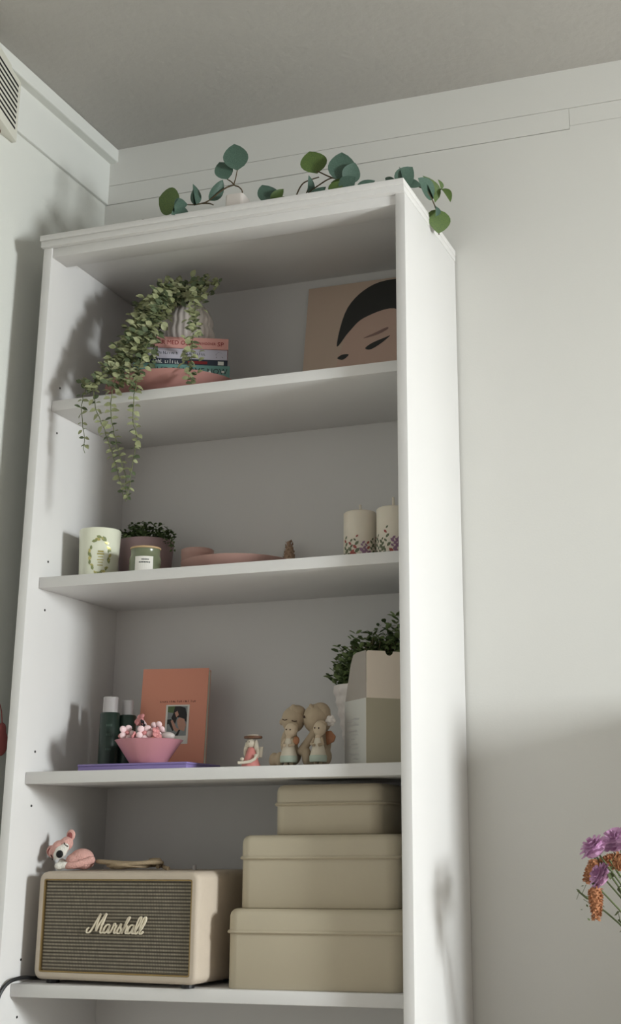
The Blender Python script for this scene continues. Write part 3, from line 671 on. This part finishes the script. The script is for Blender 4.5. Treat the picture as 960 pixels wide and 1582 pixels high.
# ------------------------------------------------------------------ top shelf: dish, books, vase with trailing plant, record
z1 = zs[0]
pd = thing('pink_dish', 'wide pink scalloped dish carrying the stack of books', 'dish', (.225,.188,z1))
MB().lathe([(.060,0),(.072,.001),(.110,.020),(.145,.043),(.1475,.0455),(.145,.0465),(.110,.0235),(.07,.006),(.0,.006)],64,mod=lambda a,z:.0012*math.cos(16*a)*(1 if z>.015 else 0),cap1=False).build('bowl_wall','pinkd',pd,smooth=True,ang=70)
rz = math.radians(26.5); ub = Vector((math.cos(rz),math.sin(rz),0)); db = Vector((-math.sin(rz),math.cos(rz),0))
def stackbook(name,label,cr_,L,dp,zb_,h,cov,off=0,grp='books in the stack on the dish'):    # cr_: right front corner
    c = Vector((cr_[0],cr_[1],0)) - ub*(L/2) + db*(dp/2)
    return book(name,label,(c.x,c.y,zb_),rz,L,dp,h,cov,grp)
bz = 1.1585
B4 = stackbook('teal_book','teal paperback at the bottom of the small book stack',(.3635,.1585),.198,.128,bz,.0250,'bk4')
B3 = stackbook('navy_book','thin navy book between the teal and the grey ones',(.3570,.1610),.188,.122,bz+.0252,.0140,'bk3')
B2 = stackbook('grey_book','pale grey paperback under the pink one in the stack',(.3560,.1600),.186,.122,bz+.0394,.0220,'bk2')
B1 = stackbook('pink_book','pink paperback on top of the stack below the vase',(.3590,.1580),.190,.125,bz+.0616,.0240,'bk1')
def spine(B,L,dp,s,size,m,x,z,sx=1): text(s,size,m,'spine_lettering',B,Matrix.Translation((x,-dp/2-.0002,z)) @ FRONT,.0002,sx)
spine(B4,.198,.128,"YOU'D BE HOME NOW",.0175,'inkd',-.074,.0065,.92)
b = MB()
for x,z in ((-.047,.010),(.058,.010)): b.prism([(x-.005,z-.003),(x+.005,z-.003),(x,z+.005)],-.0646,-.0642,Matrix.Rotation(0,4,'X')) if False else b.add([(x-.005,-.0646,z-.003),(x+.005,-.0646,z-.003),(x,-.0646,z+.005)],[(0,1,2)])
b.add([(.082,-.0646,.010),(.088,-.0646,.010),(.088,-.0646,.014),(.082,-.0646,.014)],[(0,1,2,3)]); b.build('spine_motif','inkw',B4)
strokes_print('spine_lettering', B3, 'inkw', -.078, -.061, .0035, .0062, (3,4,6), None, .0050)
b = MB(); b.add([(.012,-.0616,.004),(.052,-.0616,.004),(.052,-.0616,.010),(.012,-.0616,.010)],[(0,1,2,3)]); b.build('spine_band','inkr',B3)
b = MB(); b.add([(.074,-.0616,.003),(.086,-.0616,.003),(.086,-.0616,.011),(.074,-.0616,.011)],[(0,1,2,3)]); b.build('spine_mark','inkw',B3)
strokes_print('spine_lettering', B2, 'inkd', -.078, -.061, .0090, .0046, (4,11), None, .0044); strokes_print('spine_lettering', B2, 'inkd', .010, -.061, .0090, .0046, (2,6), None, .0044)
b = MB(); b.tube([(.071,-.0611,.005),(.070,-.0611,.012),(.075,-.0611,.017),(.082,-.0611,.015),(.080,-.0611,.009),(.084,-.0611,.005)],.0006,5); b.build('spine_emblem','inkd',B2)
b = MB(); b.add([(.070,-.0616,.006),(.083,-.0616,.006),(.083,-.0616,.017),(.070,-.0616,.017)],[(0,1,2,3)]); b.build('spine_mark','bk2',B2)
spine(B1,.190,.125,"SLUTAR MED OSS",.0132,'inkr',-.078,.0075,.92); spine(B1,.190,.125,"COLLEEN HOOVER",.0080,'inkr',.010,.0090,.85); spine(B1,.190,.125,"SP",.0130,'inkr',.072,.0070,1.1)

zv = bz+.0858
vv = thing('ribbed_vase', 'white ribbed vase on the book stack holding the trailing plant', 'vase', (.241,.202,zv))
def ribs(a,z): return .0016*math.cos(26*a)*(1 if .006<z<.088 else .2)
MB().lathe([(.034,0),(.042,.001),(.049,.010),(.0565,.026),(.0575,.038),(.0535,.048),(.0515,.054),(.0525,.060),(.0530,.068),(.0490,.078),(.0440,.086),(.0415,.0945),(.0385,.0945),(.0385,.085)],104,mod=ribs).build('vase_wall','porc',vv,smooth=True,ang=80)
MB().lathe([(.0395,.080),(.0385,.087)],24).build('soil','soil',vv)

# trailing plant: strands as point lists (x, y, z)
tp = thing('trailing_plant', 'trailing silver green plant spilling from the ribbed vase over the shelf', 'plant', (.241,.202,zv+.088))
base = Vector((.241,.202,zv+.088))
STR = [
 [(0.242,0.190,1.385),(0.209,0.150,1.367),(0.187,0.110,1.313),(0.173,0.060,1.225),(0.142,0.030,1.151),(0.109,0.022,1.119),(0.103,0.020,1.091),(0.109,0.018,1.038),(0.118,0.018,0.983)],
 [(0.240,0.180,1.385),(0.204,0.120,1.329),(0.189,0.070,1.255),(0.167,0.025,1.160),(0.139,0.012,1.129),(0.139,0.008,1.087),(0.158,0.008,1.037),(0.179,0.010,0.989),(0.199,0.010,0.934),(0.216,0.010,0.880)],
 [(0.240,0.180,1.382),(0.216,0.110,1.331),(0.211,0.070,1.266),(0.189,0.025,1.169),(0.177,0.010,1.110),(0.180,0.006,1.054),(0.192,0.006,1.000),(0.213,0.004,0.944),(0.225,0.004,0.891),(0.223,0.004,0.872)],
 [(0.250,0.170,1.377),(0.230,0.100,1.318),(0.228,0.060,1.232),(0.229,0.020,1.149),(0.230,0.005,1.089),(0.233,0.002,1.034),(0.242,0.000,1.000),(0.237,0.000,0.961),(0.233,0.000,0.915),(0.231,0.000,0.874)],
 [(0.264,0.170,1.373),(0.294,0.130,1.343),(0.307,0.100,1.293),(0.315,0.085,1.244),(0.320,0.068,1.195),(0.325,0.055,1.149),(0.326,0.045,1.115)],
 [(0.247,0.180,1.384),(0.215,0.140,1.353),(0.200,0.100,1.300),(0.180,0.060,1.238),(0.171,0.030,1.173),(0.155,0.022,1.137)],
 [(0.245,0.170,1.376),(0.225,0.110,1.315),(0.221,0.080,1.254),(0.215,0.060,1.198),(0.214,0.030,1.140),(0.213,0.022,1.110)],
 [(0.247,0.180,1.387),(0.219,0.160,1.380),(0.190,0.130,1.342),(0.179,0.100,1.274),(0.179,0.060,1.203),(0.166,0.035,1.154)],
 [(0.253,0.170,1.378),(0.237,0.120,1.332),(0.230,0.090,1.271),(0.228,0.080,1.211),(0.231,0.050,1.161)],
 [(0.237,0.200,1.391),(0.185,0.180,1.382),(0.159,0.150,1.339),(0.157,0.120,1.277),(0.156,0.080,1.205),(0.145,0.050,1.165)],
 [(0.245,0.200,1.392),(0.278,0.180,1.393),(0.306,0.170,1.384),(0.324,0.165,1.370)],
 [(0.229,0.200,1.399),(0.213,0.200,1.409),(0.187,0.190,1.401),(0.175,0.170,1.375)],
 [(0.268,0.170,1.377),(0.297,0.150,1.358),(0.312,0.140,1.334)],
 [(0.247,0.180,1.384),(0.228,0.100,1.304),(0.217,0.070,1.237),(0.202,0.040,1.179),(0.199,0.012,1.122)],
]
tleaf = [leaf_mesh('leaf', 'trail', .62, .18, .25, 4), leaf_mesh('leaf', 'trail2', .66, .12, .2, 4), leaf_mesh('leaf', 'trail', .74, .30, .3, 4)]
def catmull(P, n):
    P = [Vector(p) for p in P]; out = []
    for i in range(len(P)-1):
        p0,p1,p2,p3 = P[max(i-1,0)],P[i],P[i+1],P[min(i+2,len(P)-1)]
        for q in range(n):
            u = q/n; out.append(.5*((2*p1)+(p2-p0)*u+(2*p0-5*p1+4*p2-p3)*u*u+(3*p1-p0-3*p2+p3)*u**3))
    return out+[P[-1]]
leaves = []
for si, P in enumerate(STR):
    C_ = catmull(P, 8); C_ = [p - base + (rnd(.002) if 2 < i < len(C_)-2 else Vector()) for i, p in enumerate(C_)]
    # start inside the vase mouth
    C_[0] = Vector((random.uniform(-.02,.02), random.uniform(-.02,.02), -.004))
    MB().tube(C_[::2]+([] if len(C_)%2 else [C_[-1]]), .0011, 5, r1=.0007).build('stem', 'stem', tp, smooth=True)
    L_tot = 0; last = 0; j = 0; total = sum((C_[i+1]-C_[i]).length for i in range(len(C_)-1))
    for i in range(len(C_)-1):
        L_tot += (C_[i+1]-C_[i]).length
        hanging = C_[i].z + base.z < 1.115
        step = .0125 if hanging else .0105
        if L_tot-last > step and L_tot > .02:
            last = L_tot; j += 1; d = (C_[i+1]-C_[i]).normalized()
            side = d.cross(Vector((0,1,0)) if j%2 else Vector((.75,-.66,.2))).normalized()
            for sg in (-1,1):
                for rep in range(1 if hanging else 3):
                    dr = (side*sg + d*.35 + Vector((0,-.15,.25)) + rnd(.35)).normalized()
                    nrm = (Vector((0.3,-.8,.6)) + rnd(.5))
                    sz = random.uniform(.0125,.0185)*(1 if hanging else 1.08)*(1-.25*(L_tot/total)**4)
                    p = C_[i] + (rnd(.013) if rep else Vector())
                    leaves.append((hanging or si == 4, p.y, frame_mat(p, dr, nrm, sz)))
leaves.sort(key=lambda a: (not a[0], a[1]))
rest = MB()
for i, (_, _, m) in enumerate(leaves):
    if i < 288: o = link('leaf', random.choice(tleaf), tp); o.matrix_local = m
    else:
        rest.mi = random.choice((0,1,0))
        rest.add([(0,0,0),(.3,.3,.08),(.3,.65,.05),(0,1,-.12),(-.3,.65,.05),(-.3,.3,.08),(0,.5,-.03)], [(0,1,6),(1,2,6),(2,3,6),(3,4,6),(4,5,6),(5,0,6)], m)
rf = rest.build('foliage', ['trail','trail2'], tp, smooth=True, ang=180); rf['kind'] = 'stuff'

# record sleeve leaning on the back panel: plain generic portrait-coloured print
al = thing('record_sleeve', 'square record sleeve with a dark and beige portrait print leaning at the back', 'record', (.465,.296,z1))
AT = Matrix.Rotation(math.radians(-8.5),4,'X'); AS = .308
MB().box(0,AS,0,.004,0,AS,AT).build('sleeve','alb',al)
pic = MB()
def ap(mi, pts, lay): pic.mi = mi; pic.add([tuple(AT@Vector((u*AS,-.0003*lay,v*AS))) for u,v in pts],[tuple(range(len(pts)))])
def smoothp(pts, n=6):
    P = [Vector((a,b,0)) for a,b in pts]; N = len(P); out = []
    for i in range(N):
        p0,p1,p2,p3 = P[i-1],P[i],P[(i+1)%N],P[(i+2)%N]
        for q in range(n):
            u = q/n; v = .5*((2*p1)+(p2-p0)*u+(2*p0-5*p1+4*p2-p3)*u*u+(3*p1-p0-3*p2+p3)*u**3); out.append((min(.999,max(.001,v.x)),min(.999,max(.001,v.y))))
    return out
ap(0, smoothp([(.27,.44),(.25,.30),(.27,.16),(.30,.02),(.55,.0),(.80,.10),(.88,.40),(.84,.66),(.60,.80),(.38,.70)]), 1)
ap(1, smoothp([(.245,.50),(.31,.80),(.50,.965),(.78,.985),(.99,.97),(.99,.60),(.985,.18),(.90,.16),(.86,.36),(.80,.60),(.66,.745),(.44,.70),(.33,.60)]), 2)
ap(2, smoothp([(.44,.535),(.53,.57),(.61,.60),(.62,.585),(.54,.55)],4), 3); ap(1, smoothp([(.46,.455),(.51,.49),(.60,.52),(.64,.53),(.57,.475),(.50,.44)],4), 3)
ap(1, smoothp([(.255,.40),(.29,.425),(.34,.42),(.30,.385)],4), 3); ap(2, smoothp([(.36,.29),(.40,.265),(.44,.275),(.41,.30)],4), 3); ap(2, smoothp([(.32,.19),(.38,.205),(.46,.20),(.39,.16)],4), 3)
ap(0, smoothp([(.90,.34),(.945,.44),(.97,.56),(.985,.40),(.95,.26)],4), 3); ap(2, smoothp([(.90,.28),(.92,.29),(.92,.25),(.90,.24)],3), 4); ap(0, smoothp([(.80,.0),(.86,.12),(.90,.06),(.96,.16),(.98,.02)],4), 3)
pic.build('sleeve_print',['albskin','albhair','albmid'],al)

# ------------------------------------------------------------------ eucalyptus on top of the bookcase
ZTOP = ZT+.0258
eleaf = {'e': leaf_mesh('leaf','euc',.82,.12,.18,8), 'o': leaf_mesh('leaf','euc2',1.0,.10,.15,8), 'p': leaf_mesh('leaf','euc',.55,.15,.6,8), 'q': leaf_mesh('leaf','euc2',.6,.2,.7,8)}
CAMV = Vector((1.2,-2.0,-.9))
def spray(label, loc, stems, lv, grp='eucalyptus sprays on top of the bookcase'):
    E_ = thing('eucalyptus_spray', label, 'plant', loc, 0, grp); L0 = Vector(loc)
    for st in stems: MB().tube([p-L0 for p in catmull(st,5)], .0017, 6, r1=.0012).build('twig','twig',E_,smooth=True)
    for a, b, kind, nrm in lv:      # leaf base point, tip point, kind, normal
        a = Vector(a)-L0; b = Vector(b)-L0; o = link('leaf', eleaf[kind], E_); o.matrix_local = frame_mat(a, b-a, nrm, (b-a).length)
cv = thing('small_white_pot', 'small white square pot on top of the bookcase', 'pot', (.4195,.055,ZTOP))
MB().loft([[(a,b_,z) for a,b_ in rr(.040-2*i,.040-2*i,.006)] for i,z in ((.002,0),(0,.003),(0,.048),(.001,.0505),(.004,.0505),(.005,.035))]).build('pot_wall','porc',cv,smooth=True,ang=50)
N1 = Vector((.35,-.9,-.1))
spray('eucalyptus spray with one big round leaf standing in the white pot', (.4195,.055,ZTOP+.036),
  [[(.422,.055,ZTOP+.034),(.432,.05,1.520),(.424,.05,1.534),(.413,.05,1.541),(.416,.05,1.556),(.419,.05,1.574)], [(.413,.05,1.541),(.397,.05,1.538),(.380,.048,1.528),(.358,.046,1.512),(.345,.042,1.506),(.330,.035,1.502),(.312,.03,1.503),(.298,.03,1.505)], [(.413,.05,1.541),(.405,.05,1.550),(.397,.05,1.556)], [(.345,.042,1.506),(.362,.04,1.502),(.372,.04,1.497)]],
  [((.419,.05,1.573),(.412,.045,1.637),'e',N1), ((.398,.05,1.556),(.379,.045,1.600),'e',N1), ((.300,.03,1.504),(.246,.03,1.530),'o',Vector((.1,-.95,-.3))),
   ((.306,.03,1.502),(.316,-.02,1.462),'p',Vector((.9,-.3,.1))), ((.318,.03,1.502),(.306,-.02,1.470),'p',Vector((-.9,-.3,.1))), ((.330,.036,1.500),(.334,.03,1.548),'p',Vector((.95,-.25,0))), ((.336,.036,1.500),(.330,.02,1.530),'p',Vector((-.6,-.8,.1))), ((.358,.046,1.512),(.392,.045,1.552),'p',Vector((.7,-.5,-.5)))])
tag(MB().lathe([(.002,0),(.004,.001),(.003,.0035),(.001,.004)],8).build('fallen_leaf_bud','twig',None,(.235,-.004,ZTOP+Z0)),'tiny dark bud lying near the left end of the bookcase top','bud')
spray('eucalyptus spray with a tall olive leaf lying mid bookcase top', (.585,.08,ZTOP),
  [[(.530,.08,ZTOP+.001),(.537,.08,1.500),(.552,.08,1.532),(.571,.08,1.540),(.590,.08,1.543)], [(.545,.075,ZTOP+.001),(.565,.078,1.505),(.592,.08,1.526),(.620,.08,1.536),(.640,.08,1.520)], [(.620,.08,1.536),(.605,.08,1.545),(.590,.08,1.555),(.584,.08,1.557)], [(.571,.08,1.540),(.566,.08,1.520),(.560,.08,1.505)], [(.640,.08,1.520),(.668,.085,1.500),(.70,.09,1.495)]],
  [((.586,.08,1.552),(.570,.075,1.606),'o',N1), ((.640,.08,1.522),(.642,.075,1.592),'e',N1), ((.652,.08,1.518),(.672,.075,1.560),'e',Vector((.5,-.8,-.2))), ((.660,.08,1.510),(.618,.07,1.520),'q',Vector((.2,-.8,-.5))),
   ((.488,.08,1.496),(.466,.075,1.548),'e',Vector((.6,-.7,-.2))), ((.486,.08,1.500),(.512,.075,1.528),'q',Vector((.2,-.9,-.3))), ((.484,.08,1.499),(.520,.075,1.505),'q',Vector((.1,-.9,-.5))), ((.566,.08,1.506),(.576,.07,1.545),'p',Vector((.9,-.3,0))),
   ((.575,.07,1.498),(.612,.06,1.505),'p',Vector((0,-.6,-.8))), ((.616,.07,1.500),(.650,.06,1.512),'q',Vector((0,-.8,-.5))), ((.672,.08,1.498),(.712,.075,1.512),'p',Vector((.1,-.9,-.4))), ((.64,.07,1.50),(.675,.06,1.52),'e',Vector((.1,-.9,-.3)))])
spray('eucalyptus spray hanging over the right end of the bookcase top', (.770,.10,ZTOP),
  [[(.735,.09,ZTOP+.001),(.758,.09,1.500),(.780,.10,1.505),(.802,.12,1.500),(.812,.14,1.488),(.8145,.165,1.474),(.8145,.19,1.462)], [(.812,.15,1.498),(.820,.16,1.510),(.826,.165,1.517)], [(.8145,.180,1.470),(.813,.19,1.440),(.812,.192,1.428)]],
  [((.756,.09,1.500),(.790,.085,1.535),'e',Vector((.5,-.8,.0))), ((.772,.095,1.505),(.803,.10,1.500),'e',Vector((.4,-.8,.3))), ((.756,.085,1.502),(.732,.08,1.518),'p',Vector((0,-.9,-.3))), ((.766,.09,1.508),(.766,.085,1.540),'p',Vector((.95,-.2,0))),
   ((.8135,.150,1.490),(.803,.100,1.516),'e',Vector((.9,-.4,.0))), ((.814,.160,1.486),(.808,.128,1.535),'q',Vector((.8,-.5,.2))), ((.8145,.165,1.480),(.822,.150,1.452),'p',Vector((.9,-.3,.2))),
   ((.815,.175,1.478),(.818,.175,1.425),'o',Vector((.65,-.75,.0))), ((.826,.165,1.517),(.850,.16,1.488),'q',Vector((.3,-.5,.8))), ((.826,.165,1.515),(.826,.155,1.535),'q',Vector((.85,-.45,.1)))])

# ------------------------------------------------------------------ things right of the bookcase: vase of flowers on a low table, cabinet against the wall
tb = thing('side_table', 'low pale wooden table under the vase of flowers', 'table', (1.25,.12,-Z0))
MB().box(-.16,.16,-.16,.16,.335,.36).build('table_top','oak',tb,bevel=.003)
for sx in (-1,1):
    for sy in (-1,1): MB().box(sx*.14-.015,sx*.14+.015,sy*.14-.015,sy*.14+.015,0,.335).build('leg','oak',tb,bevel=.002)
fv = thing('flower_vase', 'grey vase holding the mauve and rust flowers on the low table', 'vase', (1.235,.09,.36-Z0))
MB().lathe([(.035,0),(.048,.002),(.056,.05),(.050,.12),(.034,.165),(.033,.185),(.036,.20),(.033,.20),(.030,.18),(.030,.1)],40).build('vase_wall','vasec',fv,smooth=True,ang=60)
root = Vector((1.235,.09,-.03))
def stem_to(par, L0, p, dr):
    p = Vector(p); mid = root.lerp(p,.55)+Vector((0,0,.02)); MB().tube([q-L0 for q in catmull([root+rnd(.012)-Vector((0,0,.08)), root+rnd(.010), mid, p-Vector(dr)*.006, p],5)], .0016, 6).build('stem','fstem',par,smooth=True)
def mum(p, dr, r, label):
    p = Vector(p); F = thing('mauve_flower', label, 'flower', p, 0, 'mauve pompom flowers'); d = Vector(dr).normalized()
    stem_to(F, p, p, d); mb = MB(); T = d.to_track_quat('Z','Y').to_matrix().to_4x4()
    mb.ell((0,0,0),(r*.85,r*.85,r*.5),12,8,T)
    for ring, (n, el, ln) in enumerate(((14,.05,1.0),(13,.35,.98),(11,.7,.9),(8,1.05,.82),(4,1.4,.75))):
        for i in range(n):
            a = 2*PI*(i+.5*(ring%2))/n; dd = T.to_3x3() @ Vector((math.cos(a)*math.cos(el),math.sin(a)*math.cos(el),math.sin(el)*.75))
            mb.add([(0,0,0),(.24,.6,.06),(.16,.95,.0),(-.16,.95,.0),(-.24,.6,.06)],[(0,1,2,3,4)],frame_mat(dd*r*.3,dd+rnd(.12),T.to_3x3()@Vector((0,0,1)),r*ln*.95))
    mb.build('petals','mum',F)['kind'] = 'stuff'
mum((1.097,.050,.226),(-.5,-.3,.8),.023,'mauve pompom flower at the far left of the bouquet')
mum((1.124,.100,.236),(-.2,-.5,.8),.024,'mauve pompom flower highest in the bouquet')
mum((1.104,.055,.183),(-.7,-.4,.5),.020,'mauve pompom flower lower down between rust plumes')
mum((1.160,.050,.233),(0,-.4,.9),.024,'mauve pompom flower cut by the right picture edge')
def plume(p, dr, ln, r, label):
    p = Vector(p); F = thing('rust_plume', label, 'flower', p, 0, 'rust plume flowers'); d = Vector(dr).normalized(); stem_to(F,p,p,d)
    mb = MB(); T = d.to_track_quat('Z','Y').to_matrix().to_4x4()
    mb.lathe([(.2*r,-.1*ln),(.75*r,0),(.8*r,.35*ln),(.6*r,.7*ln),(.15*r,.98*ln)],10,T=T)
    for i in range(130):
        u = i/130; a = i*2.4; rr_ = r*(.85-.6*u*u); dd = T.to_3x3()@Vector((math.cos(a),math.sin(a),.5))
        mb.add([(0,0,0),(.35,.5,.1),(0,1,0),(-.35,.5,.1)],[(0,1,2,3)],frame_mat(T.to_3x3()@Vector((rr_*.7*math.cos(a),rr_*.7*math.sin(a),u*ln)),dd+rnd(.3),rnd(),r*.6))
    mb.build('plume','celo',F)['kind'] = 'stuff'
plume((1.088,.100,.206),(-.5,0,-.9),.036,.011,'rust plume hanging left under the mauve flower')
plume((1.094,.050,.165),(.0,-.1,-1),.046,.012,'long rust plume drooping lowest at the left')
plume((1.128,.115,.208),(-.6,-.4,-.1),.034,.014,'rust plume in the middle below the highest mauve flower')
plume((1.160,.03,.200),(-.4,-.6,.1),.036,.014,'rust plume at the right picture edge')
# thin leafy sprigs
for i,(p,lab) in enumerate((((1.064,.07,.160),'wispy dried sprig sticking out at the left'),((1.120,.06,.205),'leafy green sprig in the heart of the bouquet'),((1.126,.08,.115),'small green sprig low at the right'))):
    p = Vector(p); F = thing('green_sprig',lab,'sprig',p,0,'green sprigs'); stem_to(F,p,p,Vector((-.3,-.1,.5)))
    mb = MB()
    for j in range(16 if i else 9):
        u = j/16; q = (root-p)*u*(.55 if i else .35); mb.tube([q,q+rnd(.016)],.0005,4); c_ = q+rnd(.014)
        mb.add([(0,0,0),(.3,.5,.05),(0,1,0),(-.3,.5,.05)],[(0,1,2,3)],frame_mat(c_,rnd(),rnd(),.016 if i else .006))
    mb.build('leaflets','fstem',F)['kind'] = 'stuff'
cbx = thing('wall_cabinet', 'narrow white cabinet standing against the wall beyond the flowers', 'cabinet', (1.64,.208,-Z0))
MB().box(-.20,.20,-.152,.152,.05,1.072).build('body','lam',cbx,bevel=.003)
MB().box(-.19,.19,-.12,.12,0,.05).build('plinth','lam',cbx)
for x in (-.0995,.0995):
    d_ = MB().box(x-.097,x+.097,-.170,-.1525,.06,1.062).build('door','lam',cbx,bevel=.002); MB().box(x-.008,x+.008,-.184,-.1702,.55,.68).build('handle','silver',d_,bevel=.002)

rp_ = thing('red_pouch', 'small red cloth pouch hanging on the left wall beside the bookcase', 'pouch', (XL+.012,.078,.405))
b = MB(); b.ell((0,0,.025),(.010,.020,.026)); b.ell((0,0,.050),(.007,.012,.014)); baked(b,'bag','red',rp_,.003,3)
MB().tube([(0,0,.058),(-.004,0,.085),(-.010,0,.10)],.0012,6).build('string','red',rp_)
